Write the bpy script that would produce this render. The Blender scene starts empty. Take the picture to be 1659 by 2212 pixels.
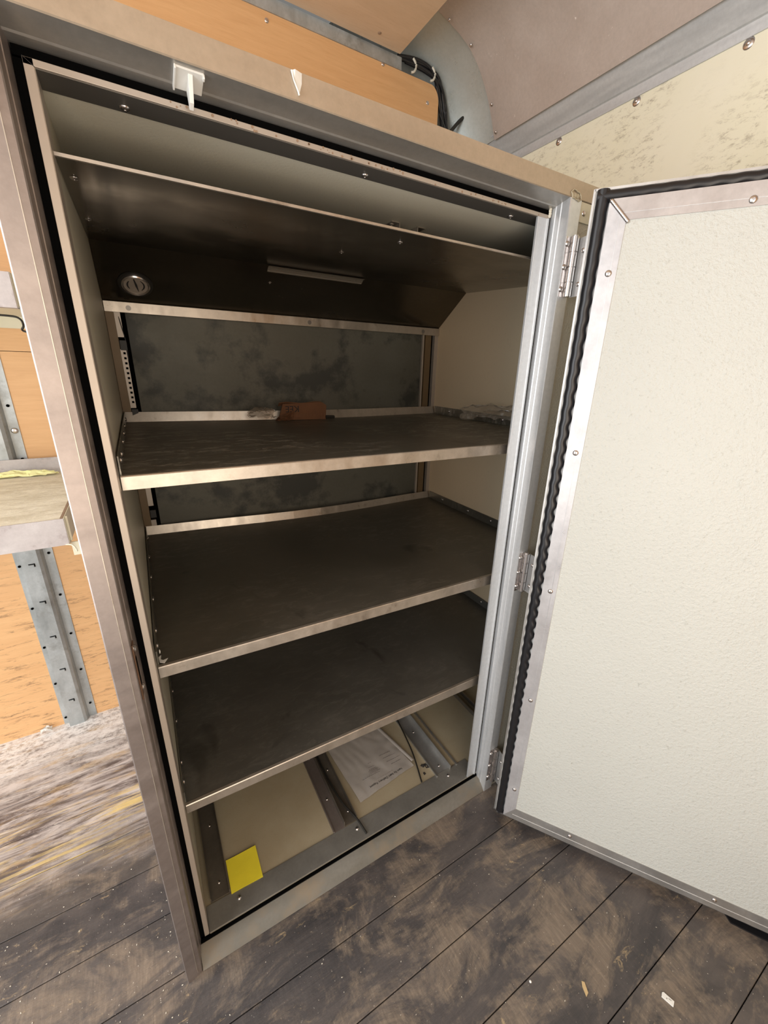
import bpy, bmesh, math, random
from mathutils import Vector, Matrix, noise
random.seed(7)
scene = bpy.context.scene
COL = scene.collection

# ------------------------------------------------------------------ camera
CAMR = ((0.86373310, -0.50341946, 0.02310802), (-0.14912264, -0.29911694, -0.94249217), (0.48138090, 0.81061576, -0.33342844))
cam_d = bpy.data.cameras.new('camera'); cam = bpy.data.objects.new('camera', cam_d); COL.objects.link(cam)
cam_d.sensor_fit = 'HORIZONTAL'; cam_d.sensor_width = 36.0
cam_d.lens = 876.915 * 36.0 / 1659.0
cam_d.clip_start = 0.02; cam_d.clip_end = 60
r0, r1, r2 = (Vector(r) for r in CAMR)
M = Matrix.Identity(4)
for i in range(3):
    M[i][0] = r0[i]; M[i][1] = -r1[i]; M[i][2] = -r2[i]
M[0][3], M[1][3], M[2][3] = 0.040890, -0.647564, 1.193903
cam.matrix_world = M
scene.camera = cam

# ------------------------------------------------------------------ world, lights, exposure
world = bpy.data.worlds.new('world'); scene.world = world; world.use_nodes = True
bg = world.node_tree.nodes['Background']
bg.inputs[0].default_value = (0.88, 0.94, 1.0, 1); bg.inputs[1].default_value = 1.1

def area(name, loc, target, sx, sy, power, color):
    d = bpy.data.lights.new(name, 'AREA'); d.shape = 'RECTANGLE'; d.size = sx; d.size_y = sy
    d.energy = power; d.color = color
    o = bpy.data.objects.new(name, d); COL.objects.link(o); o.location = loc
    o.rotation_euler = (Vector(target) - Vector(loc)).to_track_quat('-Z', 'Y').to_euler()
    return o
area('daylight_rear_doorway', (-1.30, -0.15, 1.05), (1.0, 0.0, 0.55), 1.5, 1.9, 44, (0.96, 0.98, 1.0))
area('warm_front_fill', (0.05, -1.32, 0.95), (0.45, 0.6, 0.85), 0.9, 1.3, 13, (1.0, 0.84, 0.66))  # added fill, warm like bounce off wood, to brighten the cabinet interior
scene.view_settings.view_transform = 'Standard'
scene.view_settings.look = 'None'
scene.view_settings.exposure = 0.0
scene.view_settings.gamma = 1.0
scene.view_settings.use_curve_mapping = False

# ------------------------------------------------------------------ materials
def nt(name):
    m = bpy.data.materials.new(name); m.use_nodes = True
    t = m.node_tree; return m, t, t.nodes['Principled BSDF']
def coords(t, scale=(1, 1, 1), rot=(0, 0, 0)):
    g = t.nodes.new('ShaderNodeNewGeometry'); mp = t.nodes.new('ShaderNodeMapping')
    t.links.new(g.outputs['Position'], mp.inputs[0]); mp.inputs['Scale'].default_value = scale
    mp.inputs['Rotation'].default_value = rot
    return mp.outputs[0]
def nz(t, vec, scale, detail=5, rough=0.6, dist=0.0):
    n = t.nodes.new('ShaderNodeTexNoise'); t.links.new(vec, n.inputs['Vector'])
    n.inputs['Scale'].default_value = scale; n.inputs['Detail'].default_value = detail
    n.inputs['Roughness'].default_value = rough; n.inputs['Distortion'].default_value = dist
    return n.outputs[0]
def ramp(t, fac, stops, interp='LINEAR'):
    r = t.nodes.new('ShaderNodeValToRGB'); t.links.new(fac, r.inputs[0]); cr = r.color_ramp; cr.interpolation = interp
    while len(cr.elements) < len(stops): cr.elements.new(0.5)
    for e, (pos, c) in zip(cr.elements, stops):
        e.position = pos; e.color = (c, c, c, 1) if isinstance(c, (int, float)) else (*c, 1)
    return r.outputs[0]
def mix(t, fac, a, b, mode='MIX'):
    n = t.nodes.new('ShaderNodeMix'); n.data_type = 'RGBA'; n.blend_type = mode
    for sock, v in ((n.inputs[0], fac), (n.inputs[6], a), (n.inputs[7], b)):
        if hasattr(v, 'links'): t.links.new(v, sock)
        elif isinstance(v, (int, float)): sock.default_value = v
        else: sock.default_value = (*v, 1)
    return n.outputs[2]
def mth(t, op, a, b=0.0):
    n = t.nodes.new('ShaderNodeMath'); n.operation = op
    for i, v in enumerate((a, b)):
        if hasattr(v, 'links'): t.links.new(v, n.inputs[i])
        else: n.inputs[i].default_value = v
    return n.outputs[0]
def bump(t, b, h, strength, dist=0.002):
    n = t.nodes.new('ShaderNodeBump'); t.links.new(h, n.inputs['Height'])
    n.inputs['Strength'].default_value = strength; n.inputs['Distance'].default_value = dist
    t.links.new(n.outputs[0], b.inputs['Normal'])
def metal(name, c1, c2, rough=0.35, met=0.8, scale=(3, 3, 3), nscale=4, grime=None, gpos=(0.52, 0.7), gscale=6, fine=(8, 8, 8), bs=0.08):
    m, t, b = nt(name)
    v = coords(t, scale); f = nz(t, v, nscale, 6, 0.62)
    c = mix(t, ramp(t, f, [(0.32, 0.0), (0.68, 1.0)]), c1, c2)
    v2 = coords(t, fine); f2 = nz(t, v2, 14, 4, 0.7)
    c = mix(t, mth(t, 'MULTIPLY', ramp(t, f2, [(0.35, 0.0), (0.7, 1.0)]), 0.22), c, tuple(x * 0.6 for x in c1))
    ro = ramp(t, f, [(0.3, max(0.05, rough - 0.08)), (0.7, min(1, rough + 0.12))])
    if grime:
        g = ramp(t, nz(t, coords(t, (1, 1, 1)), gscale, 7, 0.66), [(gpos[0], 0.0), (gpos[1], 1.0)])
        c = mix(t, g, c, grime)
    t.links.new(c, b.inputs['Base Color']); t.links.new(ro, b.inputs['Roughness'])
    b.inputs['Metallic'].default_value = met
    bump(t, b, f2, bs, 0.001)
    return m
def plain(name, c, rough=0.5, met=0.0, var=0.15, scale=30, bs=0.0):
    m, t, b = nt(name)
    f = nz(t, coords(t), scale, 5, 0.6)
    col = mix(t, f, tuple(x * (1 - var) for x in c), tuple(min(1, x * (1 + var)) for x in c))
    t.links.new(col, b.inputs['Base Color']); b.inputs['Roughness'].default_value = rough; b.inputs['Metallic'].default_value = met
    if bs: bump(t, b, f, bs, 0.002)
    return m

MT = {}
MT['alu'] = metal('brushed_aluminium', (0.56, 0.56, 0.55), (0.66, 0.66, 0.65), 0.36, 0.85, (3, 3, 3))
MT['alu_jamb'] = metal('dull_door_jamb_aluminium', (0.30, 0.252, 0.23), (0.36, 0.31, 0.288), 0.38, 0.7, (2, 2, 8))
MT['alu_rib'] = metal('ribbed_aluminium', (0.66, 0.68, 0.70), (0.76, 0.78, 0.80), 0.36, 0.6, (14, 14, 0.8))
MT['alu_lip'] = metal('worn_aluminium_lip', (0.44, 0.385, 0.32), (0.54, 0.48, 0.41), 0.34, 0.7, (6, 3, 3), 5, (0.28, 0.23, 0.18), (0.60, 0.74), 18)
MT['inner_frame'] = plain('satin_beige_painted_metal', (0.45, 0.39, 0.33), 0.42, 0.35, 0.12, 12)
MT['screw_strip'] = plain('grey_metal_return', (0.22, 0.205, 0.185), 0.35, 0.6, 0.1, 12)
MT['duct'] = metal('dark_dusty_stainless', (0.125, 0.108, 0.082), (0.155, 0.135, 0.105), 0.19, 0.9, (1.2, 1.2, 1.2), 3, None, bs=0.02)
MT['back_panel'] = metal('dull_grey_blue_backing', (0.098, 0.093, 0.073), (0.130, 0.124, 0.10), 0.55, 0.35, (1.5, 1, 2), 3, (0.050, 0.050, 0.043), (0.50, 0.58), 4.2, bs=0.05)
MT['zinc'] = metal('galvanised_steel', (0.40, 0.43, 0.43), (0.55, 0.58, 0.58), 0.42, 0.55, (4, 4, 1.5), 6, (0.33, 0.34, 0.33), (0.56, 0.68), 12)
MT['cove'] = metal('grey_green_body_metal', (0.44, 0.475, 0.455), (0.50, 0.535, 0.515), 0.30, 0.35, (2, 2, 2))
MT['rail'] = metal('blue_grey_rail_metal', (0.52, 0.545, 0.565), (0.63, 0.65, 0.66), 0.48, 0.3, (3, 0.7, 8), 8)
MT['liner'] = metal('brown_grey_roof_sheet', (0.46, 0.395, 0.35), (0.54, 0.47, 0.42), 0.5, 0.2, (2, 2, 2), 3, (0.88, 0.85, 0.80), (0.66, 0.72), 38)
MT['chrome'] = plain('bright_hinge_steel', (0.62, 0.58, 0.56), 0.22, 0.95, 0.06, 60)
MT['rubber'] = plain('black_rubber', (0.012, 0.012, 0.014), 0.34, 0.0, 0.3, 60)
MT['void'] = plain('black_foam_slot', (0.003, 0.003, 0.003), 0.95, 0.0, 0.1, 60)
MT['white'] = plain('white_plastic', (0.78, 0.77, 0.73), 0.4, 0, 0.06, 90)
MT['creamplastic'] = plain('cream_paint', (0.70, 0.66, 0.50), 0.45, 0, 0.08, 14)
MT['caulk'] = plain('white_sealant', (0.66, 0.62, 0.52), 0.5, 0, 0.1, 90)
MT['dirty_cord'] = plain('black_cord_cover', (0.02, 0.018, 0.015), 0.5, 0, 0.3, 40)
MT['mast'] = plain('clear_smeared_sealant', (0.46, 0.40, 0.28), 0.3, 0, 0.3, 120, 0.4)
MT['orange_card'] = plain('orange_brown_cardboard', (0.14, 0.06, 0.024), 0.8, 0, 0.3, 25, 0.2)
MT['brown_card'] = plain('crumpled_brown_paper', (0.16, 0.07, 0.03), 0.8, 0, 0.4, 40, 0.3)
MT['ink'] = plain('black_ink', (0.02, 0.018, 0.018), 0.8)
MT['faint_ink'] = plain('faded_grey_ink', (0.16, 0.14, 0.13), 0.8)
MT['rust'] = plain('rusty_steel', (0.16, 0.09, 0.055), 0.5, 0.5, 0.5, 70)
MT['wood_end'] = plain('raw_brown_edge', (0.30, 0.20, 0.13), 0.8, 0, 0.3, 50)
MT['yellow_note'] = plain('yellow_note_paper', (0.83, 0.72, 0.035), 0.75, 0, 0.12, 22, 0.15)
MT['yellow_paper'] = plain('pale_yellow_paper', (0.82, 0.80, 0.40), 0.7, 0, 0.12, 30)

def frp(name, base, spk, rough=0.42, bs=0.3, vs=170, dirt=None):
    m, t, b = nt(name)
    v = coords(t)
    f = nz(t, v, 2.2, 5, 0.6); fine = nz(t, v, vs, 3, 0.7)
    c = mix(t, ramp(t, f, [(0.3, 0.0), (0.7, 1.0)]), base, tuple(x * 0.93 for x in base))
    c = mix(t, ramp(t, fine, [(0.60, 0.0), (0.78, 0.55)]), c, spk)
    if dirt:
        g = ramp(t, nz(t, v, 42, 6, 0.75), [(0.64, 0.0), (0.74, 0.8)]); c = mix(t, g, c, dirt)
    t.links.new(c, b.inputs['Base Color']); b.inputs['Roughness'].default_value = rough
    bump(t, b, fine, bs, 0.0020)
    return m
MT['door_panel'] = frp('pebbled_cream_door_panel', (0.53, 0.54, 0.505), (0.30, 0.30, 0.265), 0.34, 1.0, 150, (0.31, 0.31, 0.27))
MT['pebbled'] = frp('pebbled_cream_wall_cladding', (0.50, 0.46, 0.37), (0.34, 0.31, 0.25), 0.33, 1.0, 190)
MT['liner_wall'] = frp('grey_cream_cabinet_lining', (0.56, 0.52, 0.41), (0.42, 0.39, 0.30), 0.5, 0.12, 120)
MT['right_lining'] = frp('tan_cabinet_lining', (0.72, 0.57, 0.38), (0.56, 0.43, 0.28), 0.5, 0.12, 120)
MT['liner_ceiling'] = frp('grey_olive_cabinet_ceiling', (0.84, 0.80, 0.66), (0.64, 0.60, 0.49), 0.4, 0.2, 200)

def floor_panel_mat():
    m, t, b = nt('dusty_tan_cabinet_floor')
    v = coords(t)
    c = mix(t, ramp(t, nz(t, v, 5, 6, 0.65), [(0.3, 0.0), (0.7, 1.0)]), (0.33, 0.275, 0.18), (0.40, 0.35, 0.25))
    c = mix(t, ramp(t, nz(t, v, 320, 3, 0.8), [(0.55, 0.0), (0.75, 0.5)]), c, (0.24, 0.19, 0.12))
    t.links.new(c, b.inputs['Base Color']); b.inputs['Roughness'].default_value = 0.62
    return m
MT['cab_floor'] = floor_panel_mat()

def cream_wall():
    m, t, b = nt('scuffed_cream_plywood')
    v = coords(t); vs = coords(t, (1, 1, 2.6))
    c = mix(t, ramp(t, nz(t, v, 3, 6, 0.6), [(0.3, 0.0), (0.7, 1.0)]), (0.85, 0.82, 0.62), (0.89, 0.86, 0.70))
    s = mth(t, 'MULTIPLY', ramp(t, nz(t, vs, 30, 8, 0.85, 0.3), [(0.52, 0.0), (0.66, 1.0)]), ramp(t, nz(t, v, 5, 3, 0.5), [(0.42, 0.0), (0.60, 0.75)]))
    c = mix(t, s, c, (0.26, 0.21, 0.14))
    t.links.new(c, b.inputs['Base Color']); b.inputs['Roughness'].default_value = 0.5
    return m
MT['cream_wall'] = cream_wall()

def plywood(name, ca, cb, cs, scale=(1.2, 6, 14), rough=0.45, scratch=0.0):
    m, t, b = nt(name)
    v = coords(t, scale)
    f = nz(t, v, 5, 7, 0.62, 0.6)
    c = mix(t, ramp(t, f, [(0.3, 0.0), (0.7, 1.0)]), ca, cb)
    g = ramp(t, nz(t, coords(t, (scale[0] * 1.5, scale[1] * 4, scale[2] * 4)), 9, 5, 0.7), [(0.52, 0.0), (0.72, 0.5)])
    c = mix(t, g, c, cs)
    if scratch:
        s = ramp(t, nz(t, coords(t, (1.5, 9, 9)), 10, 8, 0.78, 0.5), [(0.54, 0.0), (0.64, scratch)])
        sep = t.nodes.new('ShaderNodeSeparateXYZ'); t.links.new(coords(t), sep.inputs[0])
        low = ramp(t, sep.outputs[2], [(0.35, 1.0), (0.85, 0.0)])
        c = mix(t, mth(t, 'MULTIPLY', s, low), c, (0.24, 0.14, 0.07))
    t.links.new(c, b.inputs['Base Color']); b.inputs['Roughness'].default_value = rough
    return m
MT['ply'] = plywood('orange_varnished_plywood', (0.68, 0.39, 0.18), (0.76, 0.46, 0.22), (0.60, 0.32, 0.13), scratch=0.85)
MT['ply_ceiling'] = plywood('pale_orange_ceiling_plywood', (0.60, 0.43, 0.28), (0.67, 0.49, 0.33), (0.54, 0.37, 0.23), (1.5, 5, 8), 0.55)

def floor_mat():
    m, t, b = nt('worn_dark_floor_planks')
    v = coords(t); vl = coords(t, (1.0, 4.0, 1)); vg = coords(t, (1.0, 22, 1))
    sep = t.nodes.new('ShaderNodeSeparateXYZ'); t.links.new(v, sep.inputs[0])
    pid = mth(t, 'FLOOR', mth(t, 'DIVIDE', mth(t, 'ADD', sep.outputs[1], 0.0203), 0.125))
    wn = t.nodes.new('ShaderNodeTexWhiteNoise'); wn.noise_dimensions = '1D'; t.links.new(pid, wn.inputs['W'])
    base = mix(t, ramp(t, nz(t, coords(t, (1.0, 2.4, 1)), 4.0, 8, 0.66, 0.5), [(0.38, 0.0), (0.66, 1.0)]), (0.036, 0.034, 0.037), (0.105, 0.090, 0.084))
    base = mix(t, mth(t, 'MULTIPLY', wn.outputs[0], 0.25), base, (0.15, 0.125, 0.10))
    cross = ramp(t, nz(t, coords(t, (14, 1.6, 1), (0, 0, 0.25)), 12, 6, 0.75, 0.3), [(0.46, 0.0), (0.72, 0.55)])
    p = ramp(t, nz(t, coords(t, (1.0, 1.7, 1)), 5.2, 8, 0.72, 0.5), [(0.48, 0.0), (0.60, 1.0)])
    base = mix(t, mth(t, 'MULTIPLY', p, 0.66), base, (0.215, 0.168, 0.125))
    base = mix(t, mth(t, 'MULTIPLY', mth(t, 'MULTIPLY', cross, p), 0.8), base, (0.38, 0.30, 0.215))
    base = mix(t, mth(t, 'MULTIPLY', cross, 0.16), base, (0.20, 0.18, 0.17))
    p2 = ramp(t, nz(t, coords(t, (1.4, 3.0, 1)), 13, 8, 0.8, 0.7), [(0.60, 0.0), (0.68, 0.8)])
    base = mix(t, mth(t, 'MULTIPLY', p2, ramp(t, nz(t, v, 3.5, 3, 0.5), [(0.45, 0.0), (0.55, 1.0)])), base, (0.44, 0.33, 0.19))
    # splintered, dusty boards towards the rear wall on the left
    wob = mth(t, 'MULTIPLY', mth(t, 'SUBTRACT', nz(t, coords(t, (2.2, 6, 1)), 3, 6, 0.65), 0.5), 0.30)
    yv = mth(t, 'ADD', sep.outputs[1], wob)
    zone = ramp(t, yv, [(0.26, 0.0), (0.46, 1.0)])
    g1 = nz(t, coords(t, (1.3, 8, 1)), 4.2, 9, 0.78, 0.6)
    mid = mix(t, ramp(t, g1, [(0.42, 0.0), (0.58, 1.0)]), (0.12, 0.092, 0.085), (0.62, 0.56, 0.53))
    br = ramp(t, nz(t, coords(t, (1.6, 9, 1)), 4.5, 7, 0.7, 0.5), [(0.52, 0.0), (0.64, 0.8)])
    mid = mix(t, br, mid, (0.52, 0.36, 0.18))
    yb_ = mth(t, 'MULTIPLY', ramp(t, yv, [(0.30, 0.0), (0.36, 1.0), (0.46, 1.0), (0.54, 0.0)]), ramp(t, nz(t, coords(t, (0.9, 34, 1)), 3.6, 5, 0.65, 0.15), [(0.50, 0.0), (0.54, 1.0)]))
    yb_ = mth(t, 'MULTIPLY', yb_, ramp(t, nz(t, coords(t, (1.2, 5, 1)), 3, 4, 0.6), [(0.42, 0.0), (0.56, 1.0)]))
    mid = mix(t, yb_, mid, (0.76, 0.58, 0.24))
    base = mix(t, mth(t, 'MULTIPLY', zone, 0.92), base, mid)
    dust = mth(t, 'MULTIPLY', ramp(t, nz(t, coords(t, (1, 1.6, 1)), 45, 8, 0.85), [(0.38, 0.0), (0.54, 1.0)]), ramp(t, yv, [(0.62, 0.0), (0.82, 1.0)]))
    base = mix(t, dust, base, (0.86, 0.84, 0.82))
    # specks
    sp = ramp(t, nz(t, coords(t, (1, 1, 1)), 190, 2, 0.5), [(0.725, 0.0), (0.745, 0.8)])
    base = mix(t, sp, base, (0.52, 0.47, 0.40))
    t.links.new(base, b.inputs['Base Color'])
    b.inputs['Roughness'].default_value = 0.52
    hb = mix(t, 0.5, nz(t, vg, 9, 6, 0.7), nz(t, v, 60, 5, 0.7))
    bump(t, b, hb, 0.35, 0.004)
    return m
MT['floor'] = floor_mat()

def shelf_mat(name, seed, scrub=0.5, base=((0.14, 0.128, 0.10), (0.19, 0.172, 0.14))):
    m, t, b = nt(name)
    v = coords(t); n = t.nodes.new('ShaderNodeMapping'); t.links.new(v, n.inputs[0]); n.inputs['Location'].default_value = (seed, seed * 2.1, 0)
    vv = n.outputs[0]
    f = nz(t, vv, 4, 6, 0.65, 0.4)
    c = mix(t, ramp(t, f, [(0.3, 0.0), (0.7, 1.0)]), base[0], base[1])
    n2 = t.nodes.new('ShaderNodeMapping'); t.links.new(vv, n2.inputs[0]); n2.inputs['Scale'].default_value = (1, 2.4, 1); n2.inputs['Rotation'].default_value = (0, 0, 0.35)
    s = ramp(t, nz(t, n2.outputs[0], 20, 8, 0.8, 0.6), [(0.50, 0.0), (0.66, 1.0)])
    z = ramp(t, nz(t, vv, 3.2, 2, 0.5), [(0.38, 0.0), (0.56, 1.0)])
    k = mth(t, 'MULTIPLY', mth(t, 'MULTIPLY', s, z), scrub)
    c = mix(t, k, c, (0.72, 0.68, 0.58))
    d = ramp(t, nz(t, vv, 5.5, 4, 0.6, 0.5), [(0.62, 0.0), (0.70, 0.6)])
    c = mix(t, d, c, (0.06, 0.055, 0.045))
    t.links.new(c, b.inputs['Base Color'])
    t.links.new(ramp(t, f, [(0.3, 0.34), (0.7, 0.50)]), b.inputs['Roughness'])
    b.inputs['Metallic'].default_value = 0.55
    return m
MT['shelf_a'] = shelf_mat('scratched_shelf_steel', 0.0, 0.6)
MT['shelf_b'] = shelf_mat('grimy_shelf_steel', 3.0, 0.13)
MT['shelf_c'] = shelf_mat('smeared_shelf_steel', 7.0, 0.10, ((0.13, 0.122, 0.105), (0.18, 0.17, 0.148)))

def bench_mat():
    m, t, b = nt('pale_chipped_bench_board')
    vl = coords(t, (1.2, 3.2, 1)); v = coords(t)
    c = mix(t, ramp(t, nz(t, vl, 12, 7, 0.75, 0.4), [(0.38, 0.0), (0.62, 1.0)]), (0.62, 0.56, 0.42), (0.84, 0.79, 0.64))
    c = mix(t, ramp(t, nz(t, v, 110, 4, 0.8), [(0.58, 0.0), (0.68, 0.9)]), c, (0.78, 0.74, 0.66))
    t.links.new(c, b.inputs['Base Color']); b.inputs['Roughness'].default_value = 0.8
    bump(t, b, nz(t, vl, 30, 6, 0.75), 0.5, 0.004)
    return m
MT['bench'] = bench_mat()
MT['fascia'] = metal('speckled_grey_fascia', (0.46, 0.42, 0.41), (0.56, 0.52, 0.50), 0.5, 0.35, (3, 3, 3), 8, (0.36, 0.31, 0.30), (0.56, 0.66), 22)

VB = MT['void'].node_tree.nodes['Principled BSDF']; VB.inputs['Specular IOR Level'].default_value = 0.0
def film_mat(name, col, trans, rough=0.15):
    m, t, b = nt(name)
    f = nz(t, coords(t), 60, 5, 0.7)
    t.links.new(mix(t, f, col, tuple(min(1, x * 1.25) for x in col)), b.inputs['Base Color'])
    b.inputs['Roughness'].default_value = rough
    b.inputs['Alpha'].default_value = 1 - trans
    return m
MT['film'] = film_mat('crinkled_clear_film', (0.30, 0.25, 0.19), 0.72, 0.1)
MT['bag'] = film_mat('cloudy_plastic_sleeve', (0.44, 0.41, 0.38), 0.25, 0.25)
MT['tape'] = film_mat('clear_tape_strip', (0.22, 0.19, 0.15), 0.55, 0.2)

# ------------------------------------------------------------------ geometry helpers
def world_loc(o):
    v = Vector((0, 0, 0))
    while o is not None:
        v += o.location; o = o.parent
    return v
class MB:
    def __init__(s, mat=None): s.v = []; s.f = []; s.sm = []; s.T = mat
    def add(s, vs, fs, smooth=False):
        o = len(s.v)
        for p in vs:
            p = Vector(p); s.v.append(s.T @ p if s.T is not None else p)
        for f in fs: s.f.append([i + o for i in f]); s.sm.append(smooth)
        return s
    def box(s, x0, x1, y0, y1, z0, z1):
        return s.add([(x0, y0, z0), (x1, y0, z0), (x1, y1, z0), (x0, y1, z0), (x0, y0, z1), (x1, y0, z1), (x1, y1, z1), (x0, y1, z1)],
                     [(0, 3, 2, 1), (4, 5, 6, 7), (0, 1, 5, 4), (1, 2, 6, 5), (2, 3, 7, 6), (3, 0, 4, 7)])
    def prism(s, pts, axis, a, b, smooth=False):
        def P(p, w):
            return {'x': (w, p[0], p[1]), 'y': (p[0], w, p[1]), 'z': (p[0], p[1], w)}[axis]
        n = len(pts)
        vs = [P(p, a) for p in pts] + [P(p, b) for p in pts]
        s.add(vs, [(i, (i + 1) % n, n + (i + 1) % n, n + i) for i in range(n)], smooth)
        s.add([P(p, a) for p in pts], [tuple(range(n))]); s.add([P(p, b) for p in pts], [tuple(range(n))])
        return s
    def sheet(s, pts, axis, a, b, t, smooth=False):
        pts = [Vector(p) for p in pts]; off = []
        for i, p in enumerate(pts):
            ns = []
            if i > 0: d = (p - pts[i - 1]).normalized(); ns.append(Vector((-d.y, d.x)))
            if i < len(pts) - 1: d = (pts[i + 1] - p).normalized(); ns.append(Vector((-d.y, d.x)))
            n = sum(ns, Vector((0, 0))).normalized(); k = 1 / max(0.35, n.dot(ns[0]))
            off.append(p + n * t * k)
        def P(p, w):
            return {'x': (w, p[0], p[1]), 'y': (p[0], w, p[1]), 'z': (p[0], p[1], w)}[axis]
        n = len(pts)
        vs = [P(p, a) for p in pts] + [P(p, b) for p in pts] + [P(p, a) for p in off] + [P(p, b) for p in off]
        fs = []; cap = []
        for i in range(n - 1):
            fs.append((i, i + 1, n + i + 1, n + i)); fs.append((2 * n + i + 1, 2 * n + i, 3 * n + i, 3 * n + i + 1))
            cap.append((i, 2 * n + i, 2 * n + i + 1, i + 1)); cap.append((n + i, n + i + 1, 3 * n + i + 1, 3 * n + i))
        cap += [(0, n, 3 * n, 2 * n), (n - 1, 3 * n - 1, 4 * n - 1, 2 * n - 1)]
        s.add(vs, fs + cap, smooth)
        return s
    def tube(s, path, r, n=8, closed=False):
        path = [Vector(p) for p in path]; rings = []
        for i, p in enumerate(path):
            d = (path[min(i + 1, len(path) - 1)] - path[max(i - 1, 0)]).normalized()
            up = Vector((0, 0, 1)) if abs(d.z) < 0.95 else Vector((0, 1, 0))
            a = d.cross(up).normalized(); b = d.cross(a)
            rings.append([p + (a * math.cos(k * 2 * math.pi / n) + b * math.sin(k * 2 * math.pi / n)) * r for k in range(n)])
        vs = [q for rg in rings for q in rg]
        fs = [(i * n + k, i * n + (k + 1) % n, (i + 1) * n + (k + 1) % n, (i + 1) * n + k) for i in range(len(path) - 1) for k in range(n)]
        s.add(vs, fs, True); s.add(rings[0], [tuple(range(n))]); s.add(rings[-1], [tuple(range(n))])
        return s
    def cyl(s, a, b, r, n=16, r2=None):
        a = Vector(a); b = Vector(b); d = (b - a).normalized(); r2 = r if r2 is None else r2
        up = Vector((0, 0, 1)) if abs(d.z) < 0.95 else Vector((0, 1, 0))
        u = d.cross(up).normalized(); w = d.cross(u)
        A = [a + (u * math.cos(k * 2 * math.pi / n) + w * math.sin(k * 2 * math.pi / n)) * r for k in range(n)]
        B = [b + (u * math.cos(k * 2 * math.pi / n) + w * math.sin(k * 2 * math.pi / n)) * r2 for k in range(n)]
        s.add(A + B, [(k, (k + 1) % n, n + (k + 1) % n, n + k) for k in range(n)], True)
        s.add(A, [tuple(range(n))]); s.add(B, [tuple(range(n))])
        return s
    def dome(s, c, nrm, r, h, n=14):
        c = Vector(c); d = Vector(nrm).normalized(); up = Vector((0, 0, 1)) if abs(d.z) < 0.95 else Vector((0, 1, 0))
        u = d.cross(up).normalized(); w = d.cross(u); vs = []; lv = 5
        for j in range(lv):
            a = j / (lv) * math.pi / 2
            for k in range(n):
                th = k * 2 * math.pi / n
                vs.append(c + (u * math.cos(th) + w * math.sin(th)) * r * math.cos(a) + d * h * math.sin(a))
        vs.append(c + d * h)
        fs = [(j * n + k, j * n + (k + 1) % n, (j + 1) * n + (k + 1) % n, (j + 1) * n + k) for j in range(lv - 1) for k in range(n)]
        fs += [((lv - 1) * n + k, (lv - 1) * n + (k + 1) % n, lv * n) for k in range(n)]
        s.add(vs, fs, True)
        s.add(vs[:n], [tuple(range(n))])
        return s
    def rivet(s, c, nrm, r=0.005):
        nrm = Vector(nrm).normalized(); c = Vector(c)
        s.dome(c, nrm, r, r * 0.5)
        s.cyl(c + nrm * r * 0.45, c + nrm * r * 0.6, r * 0.32, 8)
        return s
    def grid(s, fn, nu, nv, t=0.0008):
        A = [Vector(fn(i / nu, j / nv)) for j in range(nv + 1) for i in range(nu + 1)]
        W = nu + 1; B = []
        for j in range(nv + 1):
            for i in range(W):
                du = A[j * W + min(i + 1, nu)] - A[j * W + max(i - 1, 0)]; dv = A[min(j + 1, nv) * W + i] - A[max(j - 1, 0) * W + i]
                B.append(A[j * W + i] + du.cross(dv).normalized() * t)
        N = len(A); fs = []
        for j in range(nv):
            for i in range(nu):
                a = j * W + i; fs.append((a, a + 1, a + 1 + W, a + W)); fs.append((N + a + W, N + a + 1 + W, N + a + 1, N + a))
        for i in range(nu):
            fs.append((i + 1, i, N + i, N + i + 1)); a = nv * W + i; fs.append((a, a + 1, N + a + 1, N + a))
        for j in range(nv):
            a = j * W; fs.append((a, a + W, N + a + W, N + a)); a = j * W + nu; fs.append((a + W, a, N + a, N + a + W))
        return s.add(A + B, fs, True)
    def build(s, name, mat, parent=None, bevel=0.0, fix=True):
        base = world_loc(parent) if parent is not None else Vector((0, 0, 0))
        me = bpy.data.meshes.new(name); me.from_pydata([tuple(p - base) for p in s.v], [], s.f)
        if mat is not None: me.materials.append(MT[mat] if isinstance(mat, str) else mat)
        for p, q in zip(me.polygons, s.sm): p.use_smooth = q
        if fix:
            bm = bmesh.new(); bm.from_mesh(me); bmesh.ops.recalc_face_normals(bm, faces=bm.faces); bm.to_mesh(me); bm.free()
        if all(s.sm): me.set_sharp_from_angle(angle=0.75)
        me.update()
        o = bpy.data.objects.new(name, me); COL.objects.link(o); o.parent = parent
        if bevel:
            md = o.modifiers.new('bevel', 'BEVEL'); md.width = bevel; md.segments = 2; md.limit_method = 'ANGLE'; md.angle_limit = 0.7
        return o
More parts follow.
